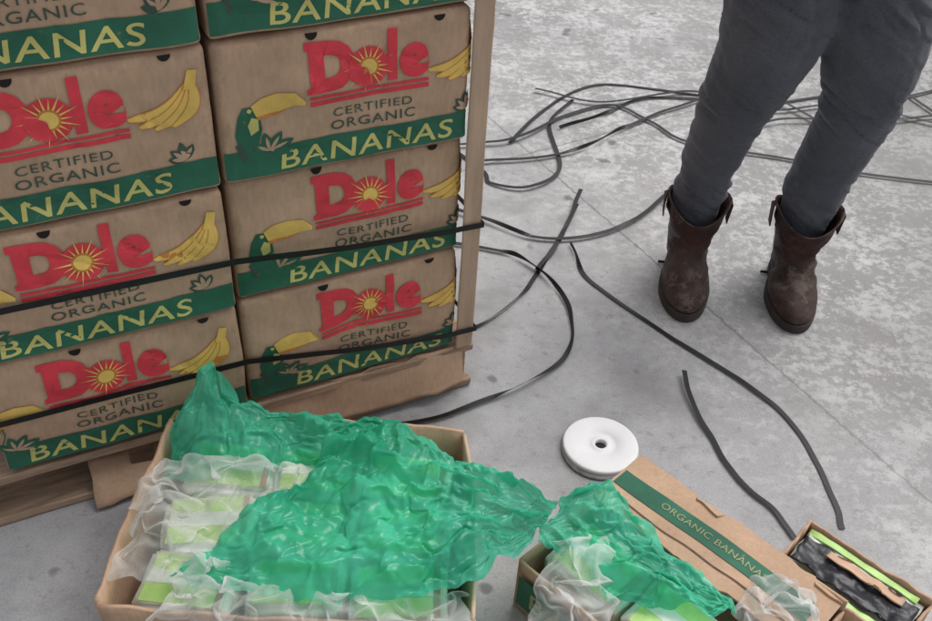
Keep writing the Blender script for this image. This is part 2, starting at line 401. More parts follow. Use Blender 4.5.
# ---------------------------------------------------------------- straps
def catmull(P,n=14):
    P=[Vector(p) for p in P]; Q=[P[0]*2-P[1]]+P+[P[-1]*2-P[-2]]; out=[]
    for i in range(1,len(Q)-2):
        a,b,c,d=Q[i-1:i+3]
        for k_ in range(n):
            t=k_/n
            out.append(.5*((2*b)+(c-a)*t+(2*a-5*b+4*c-d)*t*t+(3*b-a-3*c+d)*t**3))
    out.append(P[-1]); return out
def strap(pts,seed=0,lift=.006,wd=.0115,tilt=.10,name='plastic_strap'):
    P=catmull([(p[0],p[1],p[2] if len(p)>2 else lift+.012*max(0,nz(p[0]*3.3,p[1]*3.3,seed))) for p in pts]); n=len(P); vs=[]
    for i,p in enumerate(P):
        p=Vector((p.x+.004*nz(i*.11,seed),p.y+.004*nz(i*.11,seed+5),max(p.z,.002)))
        t=(P[min(n-1,i+1)]-P[max(0,i-1)]); t.z=0; t.normalize()
        s=Vector((-t.y,t.x,0)); a=tilt*3*nz(i*.06,seed*3.3)+1.1*max(0,nz(i*.045,seed*5.3)-.25)*4
        dr=s*math.cos(a)+Vector((0,0,1))*math.sin(a)
        c=p+Vector((0,0,abs(math.sin(a))*wd/2))
        vs+=[c-dr*wd/2,c+dr*wd/2]
    fs=[(2*i,2*i+1,2*i+3,2*i+2) for i in range(n-1)]
    o=mesh_obj(name,vs,fs,M_strap,smooth=False)
    md=o.modifiers.new('s','SOLIDIFY'); md.thickness=.0008; md.offset=0
    return o
def stack_band(zs_,seed):
    loc=[(-.885,zs_[0],-.021),(-.66,(zs_[0]*.55+zs_[1]*.45),-.026),(-.44,zs_[1]+.004,-.026),(-.22,(zs_[1]+.0),-.026),(0,zs_[1]-.01,-.020),(.2,(zs_[1]*.5+zs_[2]*.5)-.004,-.024),(.40,zs_[2]+.006,-.022),(BW+.042,zs_[2],-.019)]
    pts=[(x,y,z) for x,z,y in loc]
    pts+=[(BW+.045,.3,zs_[2]-.02),(BW+.045,1.05,zs_[2]),(0,1.06,zs_[1]),(-.885,1.06,zs_[0])]
    pts=[Vector(p) for p in pts]+[Vector(pts[0])]
    D=[]
    for a,b in zip(pts[:-1],pts[1:]):
        for i in range(8): D.append(a.lerp(b,i/8))
    D.append(pts[-1]); hw=.006; vs=[]
    for i,p in enumerate(D):
        dz=.0015*nz(i*.2,seed); vs+=[(p.x,p.y,p.z-hw+dz),(p.x,p.y,p.z+hw+dz)]
    fs=[(2*i,2*i+1,2*i+3,2*i+2) for i in range(len(D)-1)]
    o=mesh_obj('plastic_strap',vs,fs,M_strap,smooth=False); md=o.modifiers.new('s','SOLIDIFY'); md.thickness=.0012
    o.matrix_world=MS; return o
stack_band((.535,.487,.43),1); stack_band((.375,.257,.17),2)
S=[
 [(.26,2.12),(.30,1.98),(.42,1.84),(.54,1.72),(.64,1.62),(.71,1.52),(.74,1.41),(.75,1.31),(.75,1.24)],
 [(.495,1.65,.015),(.50,1.56,.01),(.53,1.46),(.56,1.36),(.62,1.28),(.65,1.21)],
 [(-.15,2.10),(.02,2.08),(.13,2.04),(.22,1.93),(.25,1.80),(.23,1.68),(.15,1.59),(.02,1.50),(-.08,1.45),(-.17,1.42)],
 [(-.1,2.26),(.02,2.21),(.16,2.14),(.29,2.15),(.43,2.24),(.55,2.40),(.68,2.55),(.8,2.68)],
 [(.178,2.97),(.388,2.91),(.66,3.02),(.79,3.0),(.95,2.93),(1.2,3.0),(1.5,2.9)],
 [(.098,2.62),(.17,2.78),(.26,2.93),(.397,3.05),(.59,3.04),(.76,3.02),(1.0,3.1)],
 [(.30,2.92),(.22,2.75),(.246,2.50),(.157,2.38),(.05,2.39),(.02,2.46),(-.1,2.6)],
 [(-.1,2.58),(.02,2.60),(.13,2.65),(.26,2.80),(.42,2.90),(.54,2.81),(.65,2.69),(.913,2.635),(1.139,2.576),(1.40,2.545)],
 [(1.35,3.35),(1.41,3.19),(1.49,2.99),(1.56,2.8)],
 [(.75,2.72),(.96,2.86),(1.25,2.89),(1.47,2.96),(1.7,3.0)],
 [(.295,2.36,.025),(.27,2.26,.015),(.235,2.15),(.18,2.01),(.13,1.90),(.03,1.77),(-.1,1.72)],
 [(.25,2.73),(.38,2.82),(.52,2.96),(.72,2.99),(.92,2.98),(1.17,3.07),(1.41,3.09),(1.6,3.2)],
 [(.285,2.30,.015),(.25,2.20),(.21,2.08),(.17,2.00)],
 [(.02,2.5),(.2,2.55),(.33,2.62),(.45,2.75),(.62,2.9),(.9,3.05),(1.15,2.8),(1.3,2.85)],
]
for i,p in enumerate(S): strap(p,i*1.7+.3,lift=.003+.0022*(i%5))

# ---------------------------------------------------------------- tape roll
def lathe(name,prof,loc,mat,parent=None,n=64,smooth=True,wob=0):
    vs=[];fs=[]
    for r_,z in prof:
        for i in range(n):
            a=2*math.pi*i/n; rr=r_*(1+wob*math.sin(3*a+1)); vs.append((rr*math.cos(a),rr*math.sin(a),z))
    for j in range(len(prof)-1):
        for i in range(n):
            k2=(i+1)%n; fs.append((j*n+i,j*n+k2,(j+1)*n+k2,(j+1)*n+i))
    o=mesh_obj(name,vs,fs,mat,smooth=smooth,parent=parent)
    if parent is None: o.location=loc
    return o
M_white=simple_mat('white_plastic',(.80,.80,.81),.45,.04,20,.1,.0005)
M_white2=simple_mat('white_film_edge',(.42,.43,.45),.3,.3,60,.3,.001)
roll=empty('tape_roll',(.292,1.405,0))
lathe('wound_tape',[(.012,.012),(.012,.0205),(.0135,.0215),(.018,.0215),(.0195,.0203),(.034,.0204),(.035,.0213),(.073,.0215),(.0765,.0205),(.0775,.018),(.0765,.012),(.012,.012)],None,M_white,roll)
lathe('lower_flange',[(.012,.011),(.074,.011),(.079,.008),(.081,.004),(.077,.002),(.012,.002)],None,M_white2,roll,wob=.02)

# ---------------------------------------------------------------- open cartons
def wall(name,p0,p1,z0,z1,th_,mat,parent,seed=0,wob=.004,lean=0.,topjag=.006,n=24,nz_=5):
    p0=Vector((p0[0],p0[1],0));p1=Vector((p1[0],p1[1],0)); d=(p1-p0).normalized(); nn=Vector((d.y,-d.x,0))
    vs=[];fs=[]
    for j in range(nz_+1):
        for i in range(n+1):
            s,t=i/n,j/nz_
            z=z0+(z1-z0)*t+((topjag*nz(s*7,seed)+topjag*.35*nz(s*23,seed)) if j==nz_ else 0)
            q=p0.lerp(p1,s)+nn*(lean*t*t+wob*math.sin(math.pi*s)*t+wob*nz(s*5,t*2,seed)*t)
            vs.append((q.x,q.y,z))
    for j in range(nz_):
        for i in range(n):
            a=j*(n+1)+i; fs.append((a,a+1,a+n+2,a+n+1))
    o=mesh_obj(name,vs,fs,mat,parent=parent,smooth=True)
    md=o.modifiers.new('s','SOLIDIFY'); md.thickness=th_; md.offset=0
    return o
colliders=[]
A=empty('open_banana_box')
ac=[(-.515,.845),(.035,.850),(.010,1.235),(-.505,1.225)]
for i in range(4):
    colliders.append(wall('side_wall_%d'%i,ac[i],ac[(i+1)%4],.004,.205,.006,M_cardin if i in(1,) else M_card,A,i+.5,wob=.006,lean=.006,topjag=.010))
slab(-.505,.856,.004,.022,1.222,.010,'bottom_panel',M_card,A,80)
M_lab=simple_mat('lime_label',(.42,.64,.20),.35,.15,25,.1,.0005)
M_pack=simple_mat('white_wrap',(.64,.70,.61),.3,.08,25,.4,.002)
M_brown=simple_mat('brown_tape',(.33,.21,.12),.4,.2,25,.3,.001)
def brick(M,sx,sy,sz,seed,name='wrapped_package',style=0):
    r=.009; bm=bmesh.new(); bmesh.ops.create_cube(bm,size=1)
    for v in bm.verts: v.co=Vector((v.co.x*sx,v.co.y*sy,(v.co.z+.5)*sz))
    bmesh.ops.bevel(bm,geom=bm.edges[:],offset=r,segments=3,affect='EDGES')
    bmesh.ops.subdivide_edges(bm,edges=[e for e in bm.edges if e.calc_length()>.02],cuts=5,use_grid_fill=True)
    for v in bm.verts:
        v.co+=Vector((nz(v.co.x*20+seed,v.co.y*20,v.co.z*20),nz(v.co.x*20,v.co.y*20+seed,v.co.z*20),nz(v.co.x*15,v.co.y*15,seed)))*.005
    me=bpy.data.meshes.new(name); bm.to_mesh(me); bm.free(); me.materials.append(M_pack)
    for p in me.polygons: p.use_smooth=True
    o=link(bpy.data.objects.new(name,me)); o.matrix_world=M
    P=Print()
    P.rect(-sx*.42,-sy*.41,sx*.42,sy*.41,M_lab if style==0 else M_pack,.0015,8,6)
    P.rect(-sx*.42,-sy*.10,sx*.42,sy*.14,M_pack,.0022,8,2)
    P.rect(-sx*.06+sx*.42,-sy*.43,sx*.43,sy*.43,M_brown,.0025,3,6)
    mesh_obj('label',[(x,y,sz+l+.005*nz(x*15,y*15,seed)) for x,y,l in P.v],P.f,P.mats,P.m,parent=o)
    return o
bi=0
for iy,yy in enumerate((.925,1.045,1.16)):
    for ix,xx in enumerate((-.40,-.235,-.075)):
        bi+=1
        M=Matrix.Translation((xx+random.uniform(-.008,.008),yy,.085+.012*random.random()))@Matrix.Rotation(random.uniform(-.10,.10),4,'Z')@Matrix.Rotation(random.uniform(-.09,.09),4,'X')@Matrix.Rotation(random.uniform(-.09,.09),4,'Y')
        colliders.append(brick(M,.152,.108,.075,bi))
        brick(Matrix.Translation((xx,yy,.011)),.152,.108,.072,bi+20)

B=empty('torn_banana_box')
O=Vector((.345,1.272,0)); u=Vector((.735,-.678,0)); v_=Vector((-.678,-.735,0))
def LB(a,b,z=0): 
    q=O+u*a+v_*b; return (q.x,q.y,z)
HB=.13; LBn=.425; WBn=.335
colliders.append(wall('back_wall',LB(0,0),LB(LBn,0),.004,HB,.005,M_card,B,11,wob=.002,topjag=0))
colliders.append(wall('left_end_wall',LB(0,WBn),LB(0,0),.004,HB,.005,M_card,B,12,wob=.002,topjag=.003))
colliders.append(wall('right_end_wall',LB(LBn,0),LB(LBn,WBn),.004,HB*.8,.005,M_card,B,13,wob=.003,topjag=.008))
colliders.append(wall('near_wall',LB(LBn,WBn),LB(0,WBn),.004,HB,.005,M_card,B,14,wob=.003,topjag=.004))
def topz(a,b): return HB+.003+.006*nz(a*9,b*9,2.2)-.03*max(0,a-.30)*2+(.008*math.exp(-((b-.110)/.012)**2)*nz(a*12,3.))
vs=[];fs=[];na,nb=60,20
for j in range(nb+1):
    for i in range(na+1):
        a=-.005+(LBn-.0)*i/na; b=-.004+.142*j/nb
        if j==nb: b+=.010*nz(a*18,5)+.004*nz(a*70,5)
        if j==0: b+=.007*nz(a*25,8)+(.018 if 18<i<27 or i>52 else 0)
        vs.append(LB(a,b,topz(a,b)))
for j in range(nb):
    for i in range(na):
        q=j*(na+1)+i; fs.append((q,q+na+1,q+na+2,q+1))
o=mesh_obj('top_panel',vs,fs,M_card,parent=B); md=o.modifiers.new('s','SOLIDIFY'); md.thickness=.005; md.offset=-1
colliders.append(o)
P=Print()
P.rect(.0,.046,LBn-.03,.086,M_green,.0015,60,6)
P.rect(.0,.108,LBn-.03,.111,M_woodd,.0015,60,1,.001)
vs_,fs_=text_geo('ORGANIC BANANAS',.0,1.05)
P.add(vs_,fs_,M_limed,.0026,lambda x,y:(.095+x*.215,.0725-y*.0135))
mesh_obj('top_print',[LB(a,b,topz(a,b)+l) for a,b,l in P.v],P.f,P.mats,P.m,parent=B)
P=Print()
P.rect(.01,.03,LBn-.01,.105,M_green,.001,20,3)
vs_,fs_=text_geo('BANANAS',.004,1.08)
P.add(vs_,fs_,M_limed,.002,lambda x,y:(.04+x*.3,.045+y*.04))
mesh_obj('side_print',[LB(a,WBn+.010+l,z) for a,z,l in P.v],P.f,P.mats,P.m,parent=B)
slab_pts=[LB(.01,.01,.008),LB(LBn-.01,.01,.008),LB(LBn-.01,WBn-.01,.008),LB(.01,WBn-.01,.008)]
sheet('bottom_panel',slab_pts,M_card,parent=B,wob=.0)
ang=math.atan2(u.y,u.x)
for i,(a,b) in enumerate(((.09,.235),(.25,.235),(.36,.235))):
    q=LB(a,b,.042)
    colliders.append(brick(Matrix.Translation(q)@Matrix.Rotation(ang+(.05*i),4,'Z')@Matrix.Rotation(.06,4,'Y'),.15 if i<2 else .07,.12,.075,50+i,style=0))
C=empty('opened_package',(0,0,0))
OC=Vector((.650,1.180,0)); u2=Vector((.735,-.66,0)).normalized(); v2=Vector((-.66,-.75,0)).normalized()
def LC(a,b,z=0):
    q=OC+u2*a+v2*b; return (q.x,q.y,z)
M_bag=simple_mat('black_wrap',(.018,.018,.024),.35,.3,30,.6,.004)
M_tan=simple_mat('tan_paper',(.52,.34,.23),.6,.2,20,.2,.001)
for nm,a0,b0,a1,b1,z1 in (('wall_0',0,0,.235,0,.095),('wall_1',.235,0,.235,.125,.085),('wall_2',.235,.125,0,.125,.09),('wall_3',0,.125,0,0,.095)):
    wall(nm,LC(a0,b0),LC(a1,b1),.004,z1,.005,M_card,C,len(nm)+a0*9+b0,wob=.003,topjag=.006)
def panel(nm,a0,b0,a1,b1,z,mat,seed,wob=.004,n=12,zz=.004):
    vs=[];fs=[]
    for j in range(n+1):
        for i in range(n+1):
            a=a0+(a1-a0)*i/n;b=b0+(b1-b0)*j/n
            if j in(0,n): b+=wob*nz(a*30,seed)
            if i in(0,n): a+=wob*nz(b*30,seed+3)
            vs.append(LC(a,b,z+zz*nz(a*25,b*25,seed)+zz*.4*nz(a*70,b*70,seed)))
    for j in range(n):
        for i in range(n):
            q=j*(n+1)+i; fs.append((q,q+n+1,q+n+2,q+1))
    o=mesh_obj(nm,vs,fs,mat,parent=C,smooth=True); md=o.modifiers.new('s','SOLIDIFY'); md.thickness=.003; md.offset=-1; return o
panel('filling',.008,.008,.227,.118,.075,M_pack,1)
panel('lime_strip',.010,.010,.215,.024,.089,M_lab,2,.001)
panel('white_strip',.014,.020,.215,.032,.086,M_pack,4,.001)
panel('black_film',.012,.034,.225,.098,.092,M_bag,3,.014,30,.010)
panel('tan_slip',.06,.040,.20,.056,.101,M_tan,6,.004,24,.003)
panel('lime_edge',.012,.104,.20,.116,.086,M_lab,7,.002)

# ---------------------------------------------------------------- plastic sheets (cloth, settled here and frozen)
def film_mat(name,col,trans,transl,rough,bumpd=.002,bsc=28,spec=.5,crk=22):
    m,nt,b=new_mat(name); out=nt.nodes['Material Output']
    fac=noise_fac(nt,bsc,3,.6)
    nn=N(nt,'ShaderNodeTexNoise'); nn.inputs['Scale'].default_value=9; nt.links.new(objvec(nt),nn.inputs['Vector'])
    sc_=N(nt,'ShaderNodeVectorMath'); sc_.operation='MULTIPLY_ADD'; sc_.inputs[1].default_value=(.08,.08,.08)
    nt.links.new(nn.outputs['Color'],sc_.inputs[0]); nt.links.new(objvec(nt),sc_.inputs[2])
    vo=N(nt,'ShaderNodeTexVoronoi'); vo.inputs['Scale'].default_value=crk; nt.links.new(sc_.outputs[0],vo.inputs['Vector'])
    hgt=_m(nt,'ADD',vo.outputs['Distance'],_m(nt,'MULTIPLY',fac,.4))
    cl_=noise_fac(nt,9,3,.6)
    c2=tuple(min(1,c*1.2+.06) for c in col); c1=tuple(c*.72 for c in col)
    nt.links.new(ramp(nt,cl_,[(.35,c1),(.65,c2)]),b.inputs['Base Color'])
    b.inputs['Roughness'].default_value=rough; b.inputs['Specular IOR Level'].default_value=spec
    bp=N(nt,'ShaderNodeBump'); bp.inputs['Strength'].default_value=.5; bp.inputs['Distance'].default_value=bumpd
    nt.links.new(hgt,bp.inputs['Height']); nt.links.new(bp.outputs['Normal'],b.inputs['Normal'])
    tl=N(nt,'ShaderNodeBsdfTranslucent'); tl.inputs['Color'].default_value=(*[min(1,c*1.3+.03) for c in col],1)
    tp=N(nt,'ShaderNodeBsdfTransparent'); tp.inputs['Color'].default_value=(*[.35+.65*min(1,c*1.6) for c in col],1)
    m1=N(nt,'ShaderNodeMixShader'); m1.inputs[0].default_value=transl
    nt.links.new(b.outputs[0],m1.inputs[1]); nt.links.new(tl.outputs[0],m1.inputs[2])
    m2=N(nt,'ShaderNodeMixShader'); lw=N(nt,'ShaderNodeLayerWeight'); lw.inputs[0].default_value=.35
    tf=_m(nt,'MULTIPLY',_m(nt,'SUBTRACT',1.,lw.outputs['Facing']),trans)
    nt.links.new(tf,m2.inputs[0]); nt.links.new(m1.outputs[0],m2.inputs[1]); nt.links.new(tp.outputs[0],m2.inputs[2])
    nt.links.new(m2.outputs[0],out.inputs['Surface'])
    return m
M_film=film_mat('green_film',(.055,.56,.37),.36,.38,.22,.0035,60,spec=.6,crk=30)
M_clear=film_mat('clear_film',(.80,.83,.82),.80,.25,.14,.007,40,crk=26)
def interp(poly,t):
    L=[0]
    for a,b in zip(poly[:-1],poly[1:]): L.append(L[-1]+math.dist(a,b))
    s=t*L[-1]
    for i in range(len(poly)-1):
        if s<=L[i+1]+1e-9:
            q=(s-L[i])/max(1e-9,L[i+1]-L[i]); return Vector(poly[i]).lerp(Vector(poly[i+1]),q)
    return Vector(poly[-1])
def coons(bot,top,left,right,n,m):
    rows=[]
    c00,c10,c01,c11=Vector(bot[0]),Vector(bot[-1]),Vector(top[0]),Vector(top[-1])
    for j in range(m+1):
        t=j/m
        for i in range(n+1):
            s=i/n
            p=(1-t)*interp(bot,s)+t*interp(top,s)+(1-s)*interp(left,t)+s*interp(right,t)-((1-s)*(1-t)*c00+s*(1-t)*c10+(1-s)*t*c01+s*t*c11)
            rows.append(p)
    fs=[(j*(n+1)+i,j*(n+1)+i+1,(j+1)*(n+1)+i+1,(j+1)*(n+1)+i) for j in range(m) for i in range(n)]
    return rows,fs
def film(name,bot,top,left,right,n,m,mat,grow=.25,frames=22,seed=0,amp=.02,dome=.03,edge=.008,fold=0.,dirs=(),parent=None,bend=.12,crease=0.):
    vs,fs=coons(bot,top,left,right,n,m); out=[]
    pin=[]
    def fan(p,gx,gy,fr_,k1,k2):
        an=math.atan2(p.y-gy,p.x-gx); rr=math.hypot(p.x-gx,p.y-gy)
        an+=.25*nz(p.x*7,p.y*7,seed+4)
        a=nz(an*fr_*k1+seed,rr*3.2*k2,seed*.7+gx*5)
        return (1-min(1.,abs(a)*4.5))*min(1.,rr/.10)
    for q,p in enumerate(vs):
        i,j=q%(n+1),q//(n+1); s,t=i/n,j/m
        isb=i==0 or i==n or j==0 or j==m
        d=dome*(4*s*(1-s)*4*t*(1-t))**.5 if 0<s<1 and 0<t<1 else 0
        e=edge
        for (gx,gy,fr_,am) in dirs: d+=am*fold*(fan(p,gx,gy,fr_,1.,1.)-.3)
        out.append(Vector((p.x+e*nz(p.x*30,p.y*30,seed+3),p.y+e*nz(p.x*30,p.y*30,seed+7),p.z+d+amp*nz(p.x*7,p.y*7,seed)+amp*.4*nz(p.x*25,p.y*25,seed))))
        if isb: pin.append(q)
    o=mesh_obj(name,out,fs,mat,smooth=True)
    md=o.modifiers.new('cloth','CLOTH'); cs_=md.settings
    cs_.quality=6; cs_.mass=.05; cs_.tension_stiffness=25; cs_.compression_stiffness=25; cs_.shear_stiffness=15; cs_.bending_stiffness=bend
    cs_.air_damping=3; cs_.shrink_min=-grow; cs_.shrink_max=-grow
    md.collision_settings.distance_min=.003; md.collision_settings.use_self_collision=True; md.collision_settings.self_distance_min=.0025
    md.collision_settings.collision_quality=3
    g=o.vertex_groups.new(name='pin'); g.add(pin,1.,'REPLACE'); cs_.vertex_group_mass='pin'
    md.point_cache.frame_start=1; md.point_cache.frame_end=frames+1
    for fr in range(1,frames+1): sc.frame_set(fr)
    ss=o.modifiers.new('sub','SUBSURF'); ss.levels=1; ss.render_levels=1
    dg=bpy.context.evaluated_depsgraph_get(); ev=o.evaluated_get(dg)
    me=bpy.data.meshes.new_from_object(ev); 
    o.modifiers.clear(); o.data=me
    if crease:
        for v in me.vertices:
            p=v.co.copy(); h=0
            for (gx,gy,fr_,am) in dirs:
                h+=am*(fan(p,gx,gy,fr_,2.6,2.2)+.6*fan(p,gx+.02,gy,fr_,5.5,4.))
            # short straight cross creases
            c1=nz((p.x*.8+p.y*.6)*26,(p.x*.6-p.y*.8)*7,seed+30); c2=nz((p.x*.9-p.y*.5)*24,(p.x*.5+p.y*.9)*7,seed+50)
            h+=.7*(1-min(1.,abs(c1)*6))+.7*(1-min(1.,abs(c2)*6))
            v.co.z+=crease*(h-.6)
    for p in me.polygons: p.use_smooth=True
    sc.frame_set(1)
    if parent: o.parent=parent
    return o
for o in colliders+[ground]:
    o.modifiers.new('col','COLLISION'); o.collision.thickness_outer=.003; o.collision.cloth_friction=20
def z3(l,z=.2): return [(p[0],p[1],p[2] if len(p)>2 else z) for p in l]
bag=empty('green_plastic_bag')
g1=film('bag_middle',z3([(-.44,.915,.20),(-.39,.885,.205),(-.19,.860,.215),(-.04,.865,.215),(.04,.90,.215),(.10,.96,.20),(.14,1.02,.20)]),z3([(-.215,1.13,.20),(-.19,1.22,.225),(-.10,1.235,.225),(-.03,1.18,.22),(.075,1.11,.21),(.175,1.095,.205)]),
   z3([(-.44,.915,.20),(-.38,.95,.19),(-.32,1.04,.19),(-.28,1.09,.19),(-.215,1.13,.20)]),z3([(.14,1.02,.20),(.175,1.095,.205)]),104,78,M_film,.03,7,1,amp=.012,dome=.045,fold=.034,dirs=((.19,1.07,3.6,1.),(-.14,1.27,2.6,.7)),edge=.016,parent=bag,bend=.5,crease=.0048)
g2=film('bag_back',z3([(-.49,1.10,.19),(-.39,1.135,.185),(-.27,1.155,.185),(-.13,1.16,.20)]),z3([(-.475,1.245,.25),(-.445,1.27,.315),(-.41,1.265,.27),(-.37,1.25,.215),(-.25,1.245,.215),(-.12,1.24,.22)]),
   z3([(-.49,1.10,.19),(-.50,1.18,.22),(-.475,1.245,.25)]),z3([(-.13,1.16,.20),(-.12,1.24,.22)]),72,38,M_film,.03,7,2,amp=.010,dome=.02,fold=.028,dirs=((-.44,1.31,2.4,1.),(-.06,1.2,3.,.8)),edge=.018,parent=bag,bend=.5,crease=.0042)
g3=film('bag_far_end',z3([(.14,1.02,.19),(.22,1.02,.15),(.25,.95,.14),(.44,.93,.14)]),z3([(.175,1.095,.21),(.27,1.165,.17),(.32,1.11,.15),(.375,1.05,.15),(.48,.95,.15)]),
   z3([(.14,1.02,.19),(.175,1.095,.21)]),z3([(.44,.93,.14),(.48,.95,.15)]),72,42,M_film,.03,7,3,amp=.010,dome=.025,fold=.030,dirs=((.13,1.07,3.4,1.),),edge=.018,parent=bag,bend=.5,crease=.0048)
cl=empty('clear_plastic_wrap')
film('wrap_left',z3([(-.51,.89,.21),(-.36,.89,.20),(-.25,1.0,.19)]),z3([(-.51,1.13,.21),(-.38,1.15,.19),(-.24,1.13,.19)]),z3([(-.51,.89,.21),(-.51,1.13,.21)]),z3([(-.25,1.0,.19),(-.24,1.13,.19)]),44,36,M_clear,.35,15,4,.03,edge=.03,parent=cl)
film('wrap_front',z3([(-.44,.815,.19),(-.2,.82,.19),(.04,.83,.19)]),z3([(-.42,.90,.205),(-.2,.89,.21),(.03,.91,.21)]),z3([(-.44,.815,.19),(-.42,.90,.205)]),z3([(.04,.83,.19),(.03,.91,.21)]),54,14,M_clear,.4,14,5,.03,edge=.03,dome=.02,parent=cl)
film('wrap_middle',z3([(.13,.90,.14),(.26,.90,.14)]),z3([(.18,1.05,.15),(.27,1.05,.14)]),z3([(.13,.90,.14),(.18,1.05,.15)]),z3([(.26,.90,.14),(.27,1.05,.14)]),22,24,M_clear,.4,14,6,.03,edge=.03,parent=cl)
film('wrap_right',z3([(.45,.90,.13),(.60,.92,.12)]),z3([(.50,1.01,.15),(.60,1.0,.14)]),z3([(.45,.90,.13),(.50,1.01,.15)]),z3([(.60,.92,.12),(.60,1.0,.14)]),24,20,M_clear,.4,14,7,.03,edge=.03,parent=cl)
for o in colliders+[ground]:
    for md in list(o.modifiers):
        if md.type=='COLLISION': o.modifiers.remove(md)

# ---------------------------------------------------------------- person
def tube(path,n=20,cap=True):
    vs=[];fs=[]
    C_=[Vector(p[0]) for p in path]
    for i,p in enumerate(path):
        t=(C_[min(i+1,len(C_)-1)]-C_[max(i-1,0)]).normalized()
        ref=Vector((1,0,0)) if abs(t.x)<.8 else Vector((0,1,0))
        b=t.cross(ref).normalized(); a=b.cross(t).normalized()
        for k_ in range(n):
            an=2*math.pi*k_/n; vs.append(C_[i]+a*math.cos(an)*p[1]+b*math.sin(an)*p[2])
    for i in range(len(path)-1):
        for k_ in range(n):
            q=(k_+1)%n; fs.append((i*n+k_,i*n+q,(i+1)*n+q,(i+1)*n+k_))
    if cap:
        fs.append(tuple(reversed(range(n)))); fs.append(tuple(range((len(path)-1)*n,len(path)*n)))
    return vs,fs
def dens(path,m=4):
    out=[]
    for i in range(len(path)-1):
        a,b=path[i],path[i+1]
        for k_ in range(m):
            t=k_/m; out.append((Vector(a[0]).lerp(Vector(b[0]),t),a[1]+(b[1]-a[1])*t,a[2]+(b[2]-a[2])*t))
    out.append((Vector(path[-1][0]),path[-1][1],path[-1][2])); return out
def merged(name,tubes,mat,parent,voxel=.007,smooth=6,wr=None):
    V=[];Fc=[]
    for vs,fs in tubes:
        o=len(V); V+=vs; Fc+=[tuple(o+k_ for k_ in f_) for f_ in fs]
    o=mesh_obj(name,V,Fc,mat,parent=parent)
    md=o.modifiers.new('r','REMESH'); md.mode='VOXEL'; md.voxel_size=voxel
    md=o.modifiers.new('s','SMOOTH'); md.iterations=smooth; md.factor=.6
    dg=bpy.context.evaluated_depsgraph_get(); me=bpy.data.meshes.new_from_object(o.evaluated_get(dg)); o.modifiers.clear(); o.data=me
    if wr:
        ns=[v.normal.copy() for v in me.vertices]
        for v,nn in zip(me.vertices,ns): v.co+=nn*wr(v.co)
    for p in me.polygons: p.use_smooth=True
    return o
def mk_pants():
    m,nt,b=new_mat('charcoal_denim')
    f1=noise_fac(nt,300,2,.5); f2=noise_fac(nt,7,4,.6)
    col=ramp(nt,f2,[(.3,(.064,.069,.086)),(.7,(.100,.106,.126))])
    col=mix(nt,.45,col,ramp(nt,f1,[(.3,.33),(.7,.67)]),'OVERLAY')
    nt.links.new(col,b.inputs['Base Color']); b.inputs['Roughness'].default_value=.85; b.inputs['Specular IOR Level'].default_value=.2
    b.inputs['Sheen Weight'].default_value=.2
    bump(nt,b,noise_fac(nt,16,4,.6,stretch=(1,1,2.5)),.6,.006); return m
M_pants=mk_pants()
M_boot=simple_mat('boot_leather',(.058,.037,.031),.7,.45,22,.7,.004,spec=.25,wear=(24,.52),wearcol=(.13,.098,.083))
M_boot2=simple_mat('boot_shaft_leather',(.052,.025,.022),.68,.45,22,.7,.004,spec=.25,wear=(26,.58),wearcol=(.11,.07,.055))
M_stitch=simple_mat('boot_stitching',(.15,.10,.08),.7,.2,40)
M_sole=simple_mat('boot_sole',(.045,.038,.034),.8,.3,30)
M_skin=simple_mat('skin',(.50,.29,.20),.5,.08,20)
M_hair=simple_mat('hair',(.05,.03,.02),.5,.3,90,stretch=(1,1,.1))
M_shirt=simple_mat('cotton_top',(.10,.12,.17),.85,.15,40)
per=empty('standing_person')
LL=dens([((.540,2.045,.06),.046,.05),((.537,2.045,.16),.055,.06),((.540,2.045,.24),.062,.068),((.545,2.04,.32),.067,.074),((.553,2.02,.42),.072,.078),((.568,1.995,.52),.082,.08),((.593,1.995,.62),.105,.098),((.613,2.01,.71),.120,.115),((.624,2.03,.80),.124,.12),((.635,2.05,.90),.115,.12)])
RL=dens([((.800,2.035,.06),.046,.05),((.797,2.035,.16),.056,.06),((.803,2.035,.24),.066,.068),((.813,2.035,.32),.072,.074),((.825,2.02,.42),.077,.08),((.832,1.995,.52),.087,.082),((.824,1.995,.62),.106,.098),((.810,2.01,.71),.120,.115),((.797,2.03,.80),.124,.12),((.78,2.05,.90),.115,.12)])
PV=dens([((.708,2.05,.84),.185,.115),((.708,2.06,.92),.20,.135),((.708,2.05,1.0),.175,.115),((.708,2.05,1.06),.155,.10)])
def wr(co):
    k1=math.exp(-((co.z-.50)/.06)**2)*.7+math.exp(-((co.z-.26)/.05)**2)*.9+.25+math.exp(-((co.z-.76)/.08)**2)*.7
    a=nz(co.x*6+3,co.y*6,co.z*20+co.x*12); b_=nz(co.x*5,co.y*5+7,co.z*11-co.x*14); c_=nz(co.x*9+2,co.y*9,co.z*34+co.x*20)
    return .016*k1*(.3-abs(a))+.008*b_*k1-.007*k1*max(0,1-abs(c_)*5)
merged('trousers',[tube(LL),tube(RL),tube(PV)],M_pants,per,.0055,5,wr)
